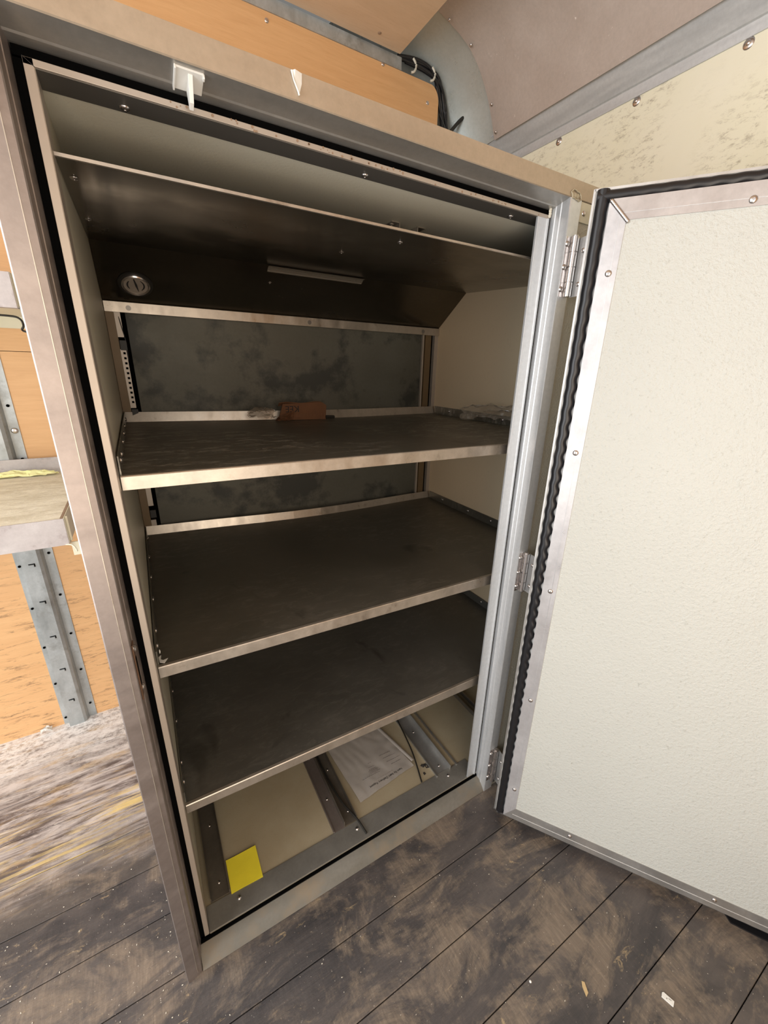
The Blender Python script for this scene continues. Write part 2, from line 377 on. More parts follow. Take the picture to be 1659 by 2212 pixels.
def builds(self, name, mat, parent, bevel=0.0, join=0.0005):
    # every separate piece becomes an object of its own
    n = len(self.v); par = list(range(n))
    def find(a):
        while par[a] != a: par[a] = par[par[a]]; a = par[a]
        return a
    for f in self.f:
        r = find(f[0])
        for i in f[1:]: par[find(i)] = r
    groups = {}
    for i in range(n): groups.setdefault(find(i), []).append(i)
    isl = []
    for g in groups.values():
        P = [self.v[i] for i in g]
        isl.append([set(g), [min(p[k] for p in P) - join for k in range(3)], [max(p[k] for p in P) + join for k in range(3)]])
    merged = True
    while merged:
        merged = False
        for i in range(len(isl)):
            for j in range(i + 1, len(isl)):
                A, B_ = isl[i], isl[j]
                if all(A[1][k] <= B_[2][k] and B_[1][k] <= A[2][k] for k in range(3)):
                    A[0] |= B_[0]; A[1] = [min(a, b) for a, b in zip(A[1], B_[1])]; A[2] = [max(a, b) for a, b in zip(A[2], B_[2])]
                    isl.pop(j); merged = True; break
            if merged: break
    out = []
    for g, _, _ in isl:
        m = MB(); idx = {v: k for k, v in enumerate(sorted(g))}
        m.v = [self.v[i] for i in sorted(g)]
        for f, sm in zip(self.f, self.sm):
            if f[0] in g: m.f.append([idx[i] for i in f]); m.sm.append(sm)
        out.append(m.build(name, mat, parent, bevel))
    return out
MB.builds = builds
def tag(o, label=None, cat=None, group=None, kind=None):
    if label: o['label'] = label
    if cat: o['category'] = cat
    if group: o['group'] = group
    if kind: o['kind'] = kind
    return o
def empty(name, loc, label, cat, group=None):
    o = bpy.data.objects.new(name, None); COL.objects.link(o); o.location = loc; o.empty_display_size = 0.05
    return tag(o, label, cat, group)
def struct(mb, name, mat, bevel=0.0): return tag(mb.build(name, mat, None, bevel), kind='structure')
def text_mb(body, size, T, extrude=0.0002, align='CENTER'):
    cu = bpy.data.curves.new('lettering', 'FONT'); cu.body = body; cu.size = size; cu.extrude = extrude; cu.align_x = align; cu.align_y = 'CENTER'
    o = bpy.data.objects.new('lettering', cu); COL.objects.link(o)
    dg = bpy.context.evaluated_depsgraph_get(); me = bpy.data.meshes.new_from_object(o.evaluated_get(dg))
    mb = MB(T); mb.add([v.co.copy() for v in me.vertices], [tuple(p.vertices) for p in me.polygons])
    bpy.data.objects.remove(o); bpy.data.curves.remove(cu); bpy.data.meshes.remove(me)
    return mb

FZ = -0.036            # van floor
W = 1.36               # right wall
YW = 0.885             # rear plywood wall
#==================================================================== setting
# floor: boards running along x with real gaps
fl = MB(); pitch = 0.125; k = -11; 
fl.box(-1.9, 1.5, -1.42, 1.0, FZ - 0.06, FZ - 0.03)
while True:
    y0 = -0.0203 + k * pitch; y1 = y0 + pitch
    if y0 > 0.95: break
    g = 0.0008
    fl.box(-1.85, W, y0 + g, y1 - g, FZ - 0.03, FZ)
    k += 1
struct(fl, 'floor', 'floor', 0.0012)
# rear wall: plywood panels with a seam, dark steel beyond the panel end
wb = MB(); wb.box(-1.85, 1.137, YW, YW + 0.012, FZ, 1.2135); wb.box(-1.85, 1.137, YW, YW + 0.012, 1.2150, 1.60)
rc = [(-1.85, 1.60), (1.137, 1.60), (1.137, 2.10)] + [(1.137 - 0.035 * (1 - math.cos(a)), 2.10 + 0.045 * math.sin(a)) for a in [i * math.pi / 16 for i in range(1, 9)]] + [(-1.85, 2.145)]
wb.prism(rc, 'y', YW, YW + 0.012)
struct(wb, 'wall_back', 'ply')
tr = MB(); tr.box(-1.85, 0.975, YW - 0.003, YW + 0.012, 2.1455, 2.178); struct(tr, 'trim_1', 'zinc')
sb = MB(); sb.box(-1.85, W + 0.02, 0.965, 0.985, FZ, 2.3); struct(sb, 'trim_5', 'screw_strip')
# right wall
wr = MB(); wr.box(W, W + 0.02, -1.42, 0.97, 1.0, 2.25); struct(wr, 'wall_right', 'cream_wall')
wr2 = MB(); wr2.box(W - 0.003, W + 0.015, -1.42, -0.045, FZ, 1.0); struct(wr2, 'trim_6', 'pebbled')
# opposite wall and ceiling
wf = MB(); wf.box(-0.75, -0.35, -1.40, -1.38, FZ, 2.2); wf.box(0.5, W, -1.40, -1.38, FZ, 2.2); wf.box(-0.35, 0.5, -1.40, -1.38, 2.0, 2.2); struct(wf, 'wall_front', 'ply')
ce = MB(); ce.box(-1.5, 0.962, -1.38, 0.872, 2.178, 2.19); struct(ce, 'ceiling', 'ply_ceiling')
# curved roof lining over the right corner, and the grey cove behind it
arc = [(0.80, 2.262), (0.95, 2.262), (1.046, 2.236), (1.134, 2.209), (1.189, 2.173), (1.239, 2.115), (1.275, 2.049), (1.30, 1.985)]
def smooth_poly(p, it=2):
    for _ in range(it):
        q = [p[0]]
        for a, b in zip(p, p[1:]):
            a = Vector(a); b = Vector(b); q += [tuple(a * .75 + b * .25), tuple(a * .25 + b * .75)]
        q.append(p[-1]); p = q
    return p
arcs = smooth_poly(arc)
rl = MB(); rl.sheet(arcs, 'y', -1.40, 0.752, 0.003, True); roofl = struct(rl, 'trim_2', 'liner')
rv = MB()
for px, pz in ((1.152, 2.196), (1.262, 2.073), (1.293, 2.003), (1.06, 2.228)): rv.rivet((px - 0.003, 0.738, pz - 0.003), (-0.75, 0, -0.6), 0.005)
rv.builds('rivet', 'chrome', roofl)
cv = MB()
def covef(u, v):
    x, z = arcs[min(len(arcs) - 1, int(round(u * (len(arcs) - 1))))]
    k = v * v
    return (x + 0.006 - 0.07 * k, 0.745 + 0.215 * v, z + 0.006 - 0.05 * k)
cv.grid(covef, len(arcs) - 1, 10, 0.002); struct(cv, 'trim_3', 'cove')
ra = MB(); ra.sheet([(W - 0.001, 1.919), (W - 0.006, 1.944), (W - 0.012, 1.946), (1.302, 2.002), (1.300, 2.014), (1.33, 2.022)], 'y', -1.40, 0.86, 0.002)
rail = struct(ra, 'trim_4', 'rail', 0.002)
wrv = MB()
for i in range(-2, 4):
    wrv.dome((W, 0.0017 + i * 0.253, 1.9095), (-1, 0, 0), 0.0115, 0.0035, 20); wrv.dome((W - 0.003, 0.0017 + i * 0.253, 1.9095), (-1, 0, 0), 0.0055, 0.003, 14)
wo = bpy.data.objects['wall_right']; wrv.builds('rivet', 'chrome', wo)
# screws in rear wall band and ceiling
sc = MB(); sc.dome((0.905, YW, 2.142), (0, -1, 0), 0.006, 0.003); sc.dome((1.09, YW, 2.09), (0, -1, 0), 0.006, 0.002); sc.dome((0.52, YW, 2.125), (0, -1, 0), 0.006, 0.003)
sc.builds('screw', 'chrome', bpy.data.objects['wall_back'])
sc = MB(); sc.dome((0.62, 0.83, 2.178), (0, 0, -1), 0.007, 0.003); sc.dome((0.86, 0.83, 2.178), (0, 0, -1), 0.006, 0.002)
sc.builds('screw', 'wood_end', bpy.data.objects['ceiling'])

#==================================================================== the insulated cabinet
XL, XR, YB = -0.001, 1.06, 0.70
CAB = empty('storage_cabinet', (0.5, 0.3, FZ), 'tall built-in insulated metal cabinet with its door open and three empty shelves', 'cabinet')
# --- shell
b = MB(); b.box(-0.050, XL, 0.045, 0.75, FZ, 1.525); b.build('left_wall', 'liner_wall', CAB)
b = MB(); b.box(XR, W - 0.004, 0.0, 0.75, FZ, 1.525); b.build('right_wall', 'right_lining', CAB)
b = MB(); b.box(XL, XR, 0.040, 0.75, 1.476, 1.525); b.build('ceiling_panel', 'liner_ceiling', CAB)
b = MB(); b.box(XL, XR, YB + 0.012, 0.75, 0.0, 1.476); b.build('rear_shell', 'void', CAB)
# recessed rear panel and its channels
b = MB(); b.box(0.044, 0.990, YB + 0.006, YB + 0.012, 0.0, 1.34); b.build('rear_panel', 'back_panel', CAB)
b = MB(); b.box(0.0, 0.0195, YB - 0.004, YB + 0.011, 0.0, 1.335); b.box(1.004, 1.030, YB + 0.0, YB + 0.012, 0.0, 1.335); b.builds('rear_channel', plain('brown_stained_channel', (0.17, 0.115, 0.06), 0.5, 0.2), CAB)
b = MB(); b.box(0.9905, 0.9965, YB - 0.002, YB + 0.011, 0.0, 1.335); b.box(1.044, XR, YB - 0.003, YB + 0.012, 0.0, 1.335); b.builds('rear_edge_strip', 'inner_frame', CAB)
b = MB()
for z0, z1 in ((1.255, 1.33), (1.075, 1.225), (0.79, 0.86), (0.70, 0.745), (0.92, 1.03)): b.box(0.0195, 0.033, YB - 0.006, YB + 0.004, z0, z1)
pf = b.builds('slotted_strip', 'inner_frame', CAB)
pf = [o for o in pf if abs(sum(v.co.z for v in o.data.vertices) / len(o.data.vertices) + world_loc(CAB).z - 1.15) < 0.03][0]
b = MB()
for i in range(11): b.box(0.025, 0.0305, YB - 0.0068, YB - 0.0055, 1.088 + i * 0.0125, 1.0935 + i * 0.0125)
b.build('slot', 'void', pf)
b = MB(); b.tube([(0.026, YB - 0.002, 1.325), (0.03, YB - 0.007, 1.29), (0.036, YB - 0.004, 1.24), (0.034, YB - 0.004, 1.20)], 0.0012, 6)
b.build('wire', 'rubber', CAB)
b = MB()
for z in (1.235, 1.06, 0.885, 0.765): b.box(0.021, 0.036, YB - 0.01, YB + 0.004, z - 0.012, z + 0.012)
b.builds('shelf_clip', 'dirty_cord', CAB)
# --- air duct cover hanging under the ceiling: flat run, then slope down to the back
HY0, HZ0, HY1, HZ1, HZ2 = 0.030, 1.4115, 0.555, 1.4415, 1.337
b = MB(); b.sheet([(HY0, HZ0), (HY1, HZ1), (YB, HZ2)], 'x', XL + 0.001, XR - 0.001, 0.002)
duct = b.build('duct_cover', 'duct', CAB)
b = MB(); b.box(XL + 0.001, XR - 0.001, HY0 - 0.003, HY0 + 0.0005, HZ0 - 0.0008, HZ0 + 0.0028); b.build('front_lip', 'alu_lip', duct)
b = MB(); b.box(XL + 0.001, XR - 0.001, YB - 0.008, YB - 0.004, 1.314, 1.339); stp = b.build('edge_strip', 'alu_lip', duct, 0.0006)
b = MB()
for x in (0.054, 0.545, 0.985): b.cyl((x, YB - 0.008, 1.3255), (x, YB - 0.0095, 1.3255), 0.0062, 16)
b.builds('strip_screw', 'screw_strip', duct)
b = MB(); nh = Vector((0, 0.0, -1))
for p in ((0.012, 0.105, 1.4158), (0.504, 0.098, 1.4154), (0.4603, 0.262, 1.425), (0.0125, 0.345, 1.4295), (0.40, 0.60, 1.409)): b.rivet(p, (0, 0.0, -1), 0.0052)
b.builds('rivet', 'chrome', duct)
b = MB()
for x, sgn in ((0.5560, -1), (0.6010, 1)):
    b.box(x - 0.0008, x + 0.0008, 0.185, 0.225, 1.424, 1.4755); xx = sorted((x, x + sgn * 0.019)); b.box(xx[0], xx[1], 0.185, 0.225, 1.4742, 1.4758)
b.rivet((0.545, 0.20, 1.4742), (0, 0, -1), 0.0055); b.rivet((0.607, 0.20, 1.4742), (0, 0, -1), 0.003)
b.builds('hanger_bracket', 'alu_lip', duct)
# clear strip along the fold
b = MB(); b.grid(lambda u, v: (0.386 + 0.28 * u, 0.548 + 0.022 * v, (1.4400 if v < 0.35 else 1.4415 - 0.7207 * (0.548 + 0.022 * v - 0.555)) - 0.0026), 6, 6, 0.0008); b.build('clear_strip', 'tape', duct)
b = MB(); b.box(0.387, 0.664, 0.5672, 0.5678, 1.4300, 1.4306); b.build('strip_edge', 'inner_frame', duct)
# thermometer dial on the slope
sl = Vector((0, YB - HY1, HZ2 - HZ1)).normalized(); nn = Vector((0, sl.z, -sl.y)).normalized()      # faces down and forward
if nn.z > 0: nn = -nn
DC = Vector((0.0775, 0.6455, HZ1 + (0.6455 - HY1) * (HZ2 - HZ1) / (YB - HY1))) + nn * 0.001
Td = Matrix(((1, sl.x, nn.x, DC.x), (0, sl.y, nn.y, DC.y), (0, sl.z, nn.z, DC.z), (0, 0, 0, 1)))
def ringmb(T, r0, r1, h0, h1, n=40):
    m = MB(T); prof = [(r0, h0), (r0, h1 * 0.8), ((r0 + r1) / 2, h1), (r1, h1 * 0.7), (r1, 0)]
    vs = [(r * math.cos(2 * math.pi * k / n), r * math.sin(2 * math.pi * k / n), h) for k in range(n) for r, h in prof]
    q = len(prof); return m.add(vs, [(k * q + j, ((k + 1) % n) * q + j, ((k + 1) % n) * q + j + 1, k * q + j + 1) for k in range(n) for j in range(q - 1)], True)
dial = ringmb(Td, 0.026, 0.031, 0.003, 0.007).build('dial_thermometer', 'chrome', CAB)
tag(dial, 'small round dial with a steel rim')
b = MB(Td); b.cyl((0, 0, 0.0005), (0, 0, 0.003), 0.0265, 36); b.build('dial_face', plain('stained_dial_face', (0.34, 0.29, 0.24), 0.5, 0.1, 0.3, 60), dial)
b = ringmb(Td, 0.031, 0.038, 0.001, 0.0016); b.build('seal', 'dirty_cord', dial)
def arcmb(T, r, a0, a1, w, z, n=16):
    m = MB(T); vs = []
    for k in range(n + 1):
        a = a0 + (a1 - a0) * k / n; ww = w * (0.35 + 0.65 * math.sin(math.pi * k / n))
        for q, h in ((r - ww, z), (r + ww, z), (r + ww, z + 0.0006), (r - ww, z + 0.0006)): vs.append((q * math.cos(a), q * math.sin(a), h))
    return m.add(vs, [(4 * k + j, 4 * k + (j + 1) % 4, 4 * (k + 1) + (j + 1) % 4, 4 * (k + 1) + j) for k in range(n) for j in range(4)])
for a0, a1 in ((math.radians(140), math.radians(220)), (math.radians(-55), math.radians(50))): arcmb(Td, 0.018, a0, a1, 0.0018, 0.003).build('scale_mark', 'ink', dial)
b = MB(Td); b.prism([(-0.0045, -0.019), (-0.002, -0.019), (0.003, -0.002), (0.0055, 0.0185), (0.0045, 0.0185), (-0.001, 0.002)], 'z', 0.003, 0.0042); b.build('pointer', 'ink', dial)
# --- shelves (fixed to the side walls)
def shelf(zL, zR, mat, bow, lipL, lipR, nm_seed):
    def z_at(x): return zL + (zR - zL) * (x / 0.78)
    y0 = 0.035; xa, xb = XL + 0.003, XR - 0.003
    m = MB(); xs = [xa, 0.2, 0.35, 0.45, 0.55, 0.65, 0.75, 0.85, 0.95, xb]
    yb = []
    for x in xs:
        u = (x - 0.0) / 1.06; yb.append(YB - 0.012 - bow * (math.sin(math.pi * min(1, max(0, u))) ** 1.6))
    N = len(xs); vs = []
    for x, y in zip(xs, yb):
        z = z_at(x); vs += [(x, y0, z), (x, y, z), (x, y0, z - 0.0016), (x, y, z - 0.0016)]
    fs = []
    for i in range(N - 1):
        a, c = 4 * i, 4 * (i + 1); fs += [(a, c, c + 1, a + 1), (a + 2, a + 3, c + 3, c + 2), (a, a + 2, c + 2, c), (a + 1, c + 1, c + 3, a + 3)]
    fs += [(0, 1, 3, 2), (4 * N - 4, 4 * N - 2, 4 * N - 1, 4 * N - 3)]
    m.add(vs, fs); sh = m.build('shelf', mat, CAB)
    m = MB()
    def lipz(x): return lipL + (lipR - lipL) * x / 0.78
    P = []
    for x in (xa, xb):
        z = z_at(x); h = lipz(x)
        P.append([(x, y0 + 0.002, z + 0.0008), (x, y0 - 0.004, z + 0.0006), (x, y0 - 0.0052, z - 0.0010), (x, y0 - 0.0052, z - h), (x, y0 + 0.010, z - h), (x, y0 + 0.010, z - h + 0.0015), (x, y0 - 0.002, z - h + 0.0015), (x, y0 - 0.002, z - 0.002), (x, y0 + 0.002, z - 0.002)])
    n = len(P[0]); m.add(P[0] + P[1], [(i, (i + 1) % n, n + (i + 1) % n, n + i) for i in range(n)] + [tuple(range(n)), tuple(range(n, 2 * n))])
    m.build('front_lip', 'alu_lip', sh)
    # back upstand
    m = MB(); h = 0.026; vs = []
    for x, y in zip(xs, yb):
        z = z_at(x); vs += [(x, y, z), (x, y + 0.006, z + h), (x, y + 0.0015, z), (x, y + 0.0075, z + h)]
    fs = []
    for i in range(N - 1):
        a, c = 4 * i, 4 * (i + 1); fs += [(a, c, c + 1, a + 1), (a + 2, a + 3, c + 3, c + 2), (a + 1, c + 1, c + 3, a + 3), (a, a + 2, c + 2, c)]
    m.add(vs, fs + [(0, 1, 3, 2), (4 * N - 4, 4 * N - 2, 4 * N - 1, 4 * N - 3)]); m.build('rear_upstand', 'alu_lip', sh)
    # side upstands with screws
    for sx, x in ((1, xa), (-1, xb)):
        z = z_at(x); m = MB(); m.box(min(x, x + sx * 0.0018), max(x, x + sx * 0.0018), y0 + 0.003, YB - 0.014, z, z + 0.028); m.build('side_upstand', mat, sh)
        m = MB()
        for yy in (0.075, 0.125, 0.25, 0.36, 0.48, 0.62) if sx > 0 else (0.12, 0.32, 0.44, 0.595): m.dome((x + sx * 0.0018, yy, z + 0.015), (sx, 0, 0), 0.0055, 0.0035)
        m.builds('screw', 'chrome', sh)
    return sh
shelf(1.0385, 1.0320, 'shelf_a', 0.050, 0.0205, 0.0225, 1)
shelf(0.7015, 0.6840, 'shelf_b', 0.035, 0.0215, 0.0260, 2)
shelf(0.3640, 0.3520, 'shelf_c', 0.0, 0.0205, 0.0270, 3)
# --- cabinet floor
b = MB(); b.box(XL, XR, 0.04, 0.75, FZ, -0.003); b.box(0.002, 0.785, 0.0, 0.04, FZ + 0.006, -0.003); b.build('floor_panel', 'cab_floor', CAB)
b = MB(); b.box(XL + 0.002, 0.7865, 0.0, 0.0535, -0.003, 0.0); sill = b.build('sill_plate', metal('grey_sill_metal', (0.33, 0.32, 0.295), (0.40, 0.39, 0.36), 0.38, 0.65), CAB, 0.0006)
b = MB()
for x in (0.0715, 0.3845, 0.7025): b.dome((x, 0.0338, 0.0), (0, 0, 1), 0.0052, 0.0035)
b.builds('screw', 'chrome', sill)
def beam(parts, name, mat):
    m = MB()
    for p in parts: m.box(*p)
    return m.build(name, mat, CAB, 0.0005)
dk = metal('darkened_floor_channel', (0.20, 0.175, 0.145), (0.27, 0.24, 0.20), 0.38, 0.7)
bm1 = beam([(0.012, 0.055, 0.056, 0.70, -0.003, -0.0005), (0.0535, 0.0552, 0.056, 0.70, -0.0005, 0.010), (0.012, 0.0135, 0.056, 0.70, -0.0005, 0.012)], 'floor_channel', dk)
bm2 = beam([(0.3235, 0.327, 0.054, 0.70, -0.003, 0.003), (0.327, 0.358, 0.054, 0.70, -0.003, -0.0005)], 'floor_channel', 'alu_jamb')
bm3 = beam([(0.358, 0.3955, 0.056, 0.70, -0.003, -0.001), (0.3565, 0.3585, 0.056, 0.70, -0.001, 0.016), (0.394, 0.396, 0.056, 0.70, -0.001, 0.013)], 'floor_channel', dk)
bm4 = beam([(0.667, 0.671, 0.046, 0.70, -0.003, 0.003), (0.671, 0.7205, 0.050, 0.70, -0.003, -0.0005), (0.7185, 0.7210, 0.046, 0.70, -0.0005, 0.018), (0.746, 0.752, 0.048, 0.70, -0.003, 0.004)], 'floor_channel', 'alu')
bm5 = beam([(0.93, 0.934, 0.05, 0.70, -0.003, 0.012), (0.96, 0.966, 0.05, 0.70, -0.003, 0.012)], 'floor_channel', dk)
b = MB()
for x, y in ((0.344, 0.15), (0.344, 0.30), (0.383, 0.09), (0.381, 0.235), (0.697, 0.075), (0.697, 0.22), (0.035, 0.09), (0.035, 0.24)): b.dome((x, y, -0.0008), (0, 0, 1), 0.004, 0.0025)
b.builds('rivet', 'chrome', CAB)
b = MB()
for cx, cy, n in ((0.660, 0.101, 9), (0.640, 0.077, 4), (0.652, 0.10, 3), (0.664, 0.091, 4)):
    for i in range(n): b.cyl((cx + random.uniform(-.006, .006), cy + random.uniform(-.005, .005), -0.0031), (cx + random.uniform(-.006, .006), cy + random.uniform(-.005, .005), -0.0027), random.uniform(0.0012, 0.0026), 9)
b.builds('tar_spot', 'ink', CAB)
# --- threshold kick plate
b = MB(); b.sheet([(-0.0395, FZ + 0.0005), (-0.0345, FZ + 0.007), (-0.026, FZ + 0.016), (-0.016, FZ + 0.0235), (-0.0075, FZ + 0.0265), (-0.005, FZ + 0.024)], 'x', -0.0215, 0.787, 0.0015, True)
b.build('threshold', metal('stained_threshold', (0.13, 0.122, 0.10), (0.20, 0.192, 0.17), 0.6, 0.2, (1, 2, 2), 5, (0.24, 0.19, 0.13), (0.52, 0.72), 7), CAB)
b = MB(); b.box(-0.02, 0.787, -0.0045, 0.0, FZ, -0.004); b.build('threshold_gap', 'void', CAB)
# --- inner frame round the opening
b = MB(); b.box(-0.0088, 0.0, -0.001, 0.002, 0.0, 1.4802); b.box(-0.0015, 0.0005, 0.0, 0.045, 0.0, 1.474)
il = b.build('inner_frame_left', 'inner_frame', CAB, 0.0004)
b = MB(); b.box(-0.0088, 0.779, -0.001, 0.002, 1.474, 1.4802); ih = b.build('inner_frame_head', 'inner_frame', CAB, 0.0004)
b = MB(); b.box(0.0005, 0.830, 0.002, 0.0415, 1.4735, 1.4765); b.build('screw_flange', 'screw_strip', ih)
b = MB()
for x in (0.078, 0.394, 0.7085): b.rivet((x, 0.030, 1.4735), (0, 0, -1), 0.0058)
b.builds('screw', 'chrome', ih)
b = MB(); b.prism([(-0.0088, 1.4800), (-0.0084, 1.4804), (0.0004, 1.4738), (0.0, 1.4734)], 'y', -0.0014, -0.0006); b.build('mitre_joint', 'ink', ih)
b = MB()
rr = random.Random(3)
for i in range(46):
    x = rr.uniform(0.12, 0.45) if i < 34 else rr.uniform(0.5, 0.76); z = rr.uniform(1.4745, 1.4795); b.cyl((x, -0.0011, z), (x, -0.0015, z), rr.uniform(0.0006, 0.0018), 7)
b.builds('adhesive_residue', 'wood_end', ih)
b = MB(); b.prism([(0.7503, -0.001), (0.7746, -0.001), (0.7746, -0.0035), (0.7790, -0.0035), (0.7790, 0.004), (0.7503, 0.004)], 'z', 0.0, 1.4738); ir = b.build('inner_frame_right', 'alu_rib', CAB, 0.0004)
tag(ir, 'silver aluminium right side of the inner frame')
b = MB(); b.prism([(0.800, 0.004), (1.06, 0.004), (1.06, 0.03), (0.800, 0.03)], 'z', FZ + 0.006, 1.476); b.build('front_partition', 'liner_wall', CAB)
b = MB()
for i, z in enumerate((1.4825, 1.4865, 1.4905, 1.4945)): b.dome((0.7800 + 0.0006 * (i % 2), -0.0015, z - 0.004), (0, -1, 0), 0.0036, 0.003, 10)
b.build('sealant_bead', 'caulk', CAB)
# black gasket slots
b = MB(); b.box(-0.050, -0.0017, 0.012, 0.0445, FZ + 0.006, 1.478); b.box(-0.0168, -0.0095, 0.0006, 0.012, -0.0, 1.478); b.build('gasket_slot_left', 'void', CAB)
b = MB(); b.box(-0.05, 1.0, 0.012, 0.0395, 1.4775, 1.524); b.box(-0.0165, 0.7865, 0.0021, 0.012, 1.4804, 1.489); b.build('gasket_slot_head', 'void', CAB)
b = MB(); b.box(0.7792, 0.7862, 0.0005, 0.02, 0.0, 1.482); b.build('gasket_slot_right', 'void', CAB)
# --- outer jambs and head
b = MB(); b.sheet([(-0.0520, 0.75), (-0.0520, -0.0440), (-0.0505, -0.0452), (-0.0314, -0.0418), (-0.0240, -0.0400), (-0.0228, -0.0385), (-0.0215, -0.020), (-0.0206, -0.0195), (-0.0178, 0.0), (-0.0176, 0.012)][::-1], 'z', FZ, 1.529, -0.0012)
jl = b.build('left_jamb', 'alu_jamb', CAB)
b = MB(); b.box(-0.0318, -0.0309, -0.0434, -0.0415, FZ + 0.014, 1.497); b.build('crease_highlight', 'alu_lip', jl)  # thin bright strip drawn in place of the edge highlight along the crease
b = MB(); b.sheet([(0.7868, 0.012), (0.7868, 0.0), (0.7865, -0.0105), (0.7857, -0.011), (0.7864, -0.0120), (0.7862, -0.0225), (0.7854, -0.023), (0.7861, -0.0240), (0.7858, -0.0405), (0.7870, -0.0410), (0.815, -0.0405), (0.815, -0.037)], 'z', FZ + 0.0005, 1.4995, -0.0012)
jr = b.build('right_jamb', 'alu_rib', CAB)
b = MB(); b.sheet([(0.012, 1.4893), (0.0, 1.4896), (-0.010, 1.4915), (-0.0120, 1.4930), (-0.0398, 1.4994)], 'x', -0.0235, 0.7866, -0.0012)
b.build('head_reveal', metal('dark_head_reveal', (0.40, 0.385, 0.36), (0.48, 0.46, 0.43), 0.38, 0.75, (1, 3, 3)), CAB)
b = MB(); b.sheet([(-0.0380, 1.4996), (-0.0400, 1.4994), (-0.0412, 1.5006), (-0.0412, 1.5280), (-0.0395, 1.5290), (0.02, 1.5290)], 'x', -0.050, W - 0.004, -0.0012)
hd = b.build('head_rail', metal('beige_head_rail', (0.46, 0.375, 0.28), (0.52, 0.43, 0.33), 0.4, 0.55, (1, 3, 3)), CAB)
b = MB(); b.box(-0.05, W - 0.004, 0.02, 0.75, 1.5255, 1.529); b.build('top_panel', 'zinc', CAB)
# stile + pebbled filler right of the opening
st = plain('grey_beige_stile_paint', (0.37, 0.355, 0.31), 0.35, 0.35, 0.06, 20)
b = MB(); b.box(0.7885, 0.8140, -0.0392, -0.030, FZ, 1.4995); b.build('hinge_stile', st, CAB, 0.001)
b = MB(); b.box(0.814, W - 0.006, -0.0375, -0.030, FZ, 1.4995); fr = b.build('front_filler', 'pebbled', CAB)
b = MB(); b.box(0.812, 0.852, -0.0400, -0.0374, 1.4665, 1.4990); br = b.build('corner_bracket', 'creamplastic', CAB, 0.0006)
b = MB(); b.rivet((0.8295, -0.0400, 1.4815), (0, -1, 0), 0.0048); b.builds('rivet', 'chrome', br)
b = MB()
pts = [(0.783, 1.507), (0.790, 1.512), (0.799, 1.510), (0.808, 1.508), (0.813, 1.500), (0.806, 1.496), (0.797, 1.498), (0.788, 1.499)]
for a, c in zip(pts, pts[1:] + pts[:1]): b.tube([(a[0], -0.0424, a[1]), ((a[0] + c[0]) / 2, -0.0432, (a[1] + c[1]) / 2 + 0.0006), (c[0], -0.0424, c[1])], 0.0012, 6)
for x in (0.790, 0.797, 0.804): b.dome((x, -0.0412, 1.504), (0, -1, 0), 0.0045, 0.0016, 10)
b.build('sealant_smear', 'mast', CAB)
# strike on the left reveal
b = MB(); b.box(-0.0226, -0.0205, -0.036, -0.012, 0.700, 0.800); sk = b.build('strike_plate', 'rust', CAB, 0.001)
b = MB(); b.box(-0.0206, -0.0198, -0.031, -0.024, 0.725, 0.775); b.build('latch_slot', 'void', sk)
b = MB(); b.dome((-0.0205, -0.020, 0.785), (1, 0, 0), 0.0055, 0.003); b.dome((-0.0205, -0.020, 0.713), (1, 0, 0), 0.0055, 0.003); b.dome((-0.0205, -0.034, 0.795), (1, 0, 0), 0.004, 0.002); b.builds('screw', 'chrome', sk)

# --- hinges
ang = math.radians(124.4)
U = Vector((-math.cos(ang), -math.sin(ang), 0)); N = Vector((-math.sin(ang), math.cos(ang), 0)); P0 = Vector((0.7645, -0.1052, 0))
TD = Matrix(((U.x, N.x, 0, P0.x), (U.y, N.y, 0, P0.y), (0, 0, 1, 0), (0, 0, 0, 1)))      # (s, n, z) -> world
OC = P0 - N * 0.050
for z0, z1 in ((1.3355, 1.4385), (0.672, 0.776), (0.008, 0.132)):
    m = MB(); m.box(0.7872, 0.8000, -0.0425, -0.0400, z0, z1); hg = m.build('hinge', 'chrome', CAB, 0.0005)
    m = MB(); L = (z1 - z0) / 4
    for i in range(4): m.cyl((0.8060, -0.0480, z0 + i * L + 0.0006), (0.8060, -0.0480, z0 + (i + 1) * L - 0.0006), 0.0078, 16)
    m.cyl((0.8060, -0.0480, z0 + 0.001), (0.8060, -0.0480, z1 + 0.002), 0.0055, 12); m.build('knuckle', 'chrome', hg)
    m = MB(); a = Vector((0.8135, -0.0490, 0)); c = OC + Vector((0.004, 0.002, 0)); d = (c - a).normalized(); nv = Vector((-d.y, d.x, 0)) * 0.0016
    m.add([a + Vector((0, 0, z0)), c + Vector((0, 0, z0)), c + Vector((0, 0, z1 - 0.002)), a + Vector((0, 0, z1 - 0.002)), a + nv + Vector((0, 0, z0)), c + nv + Vector((0, 0, z0)), c + nv + Vector((0, 0, z1 - 0.002)), a + nv + Vector((0, 0, z1 - 0.002))],
          [(0, 1, 2, 3), (7, 6, 5, 4), (0, 4, 5, 1), (1, 5, 6, 2), (2, 6, 7, 3), (3, 7, 4, 0)]); m.build('door_leaf', 'alu', hg)
    m = MB()
    for q in (0.13, 0.5, 0.88): m.dome((0.7925, -0.0425, z0 + (z1 - z0) * q), (0, -1, 0), 0.0052, 0.0036)
    for q in (0.2, 0.75): m.dome(tuple(a.lerp(c, 0.72) - Vector((0.002, 0.0, 0)) + Vector((0, 0, z0 + (z1 - z0) * q))), (-d.y * -1, d.x * -1, 0), 0.0045, 0.003)
    m.builds('screw', 'chrome', hg)
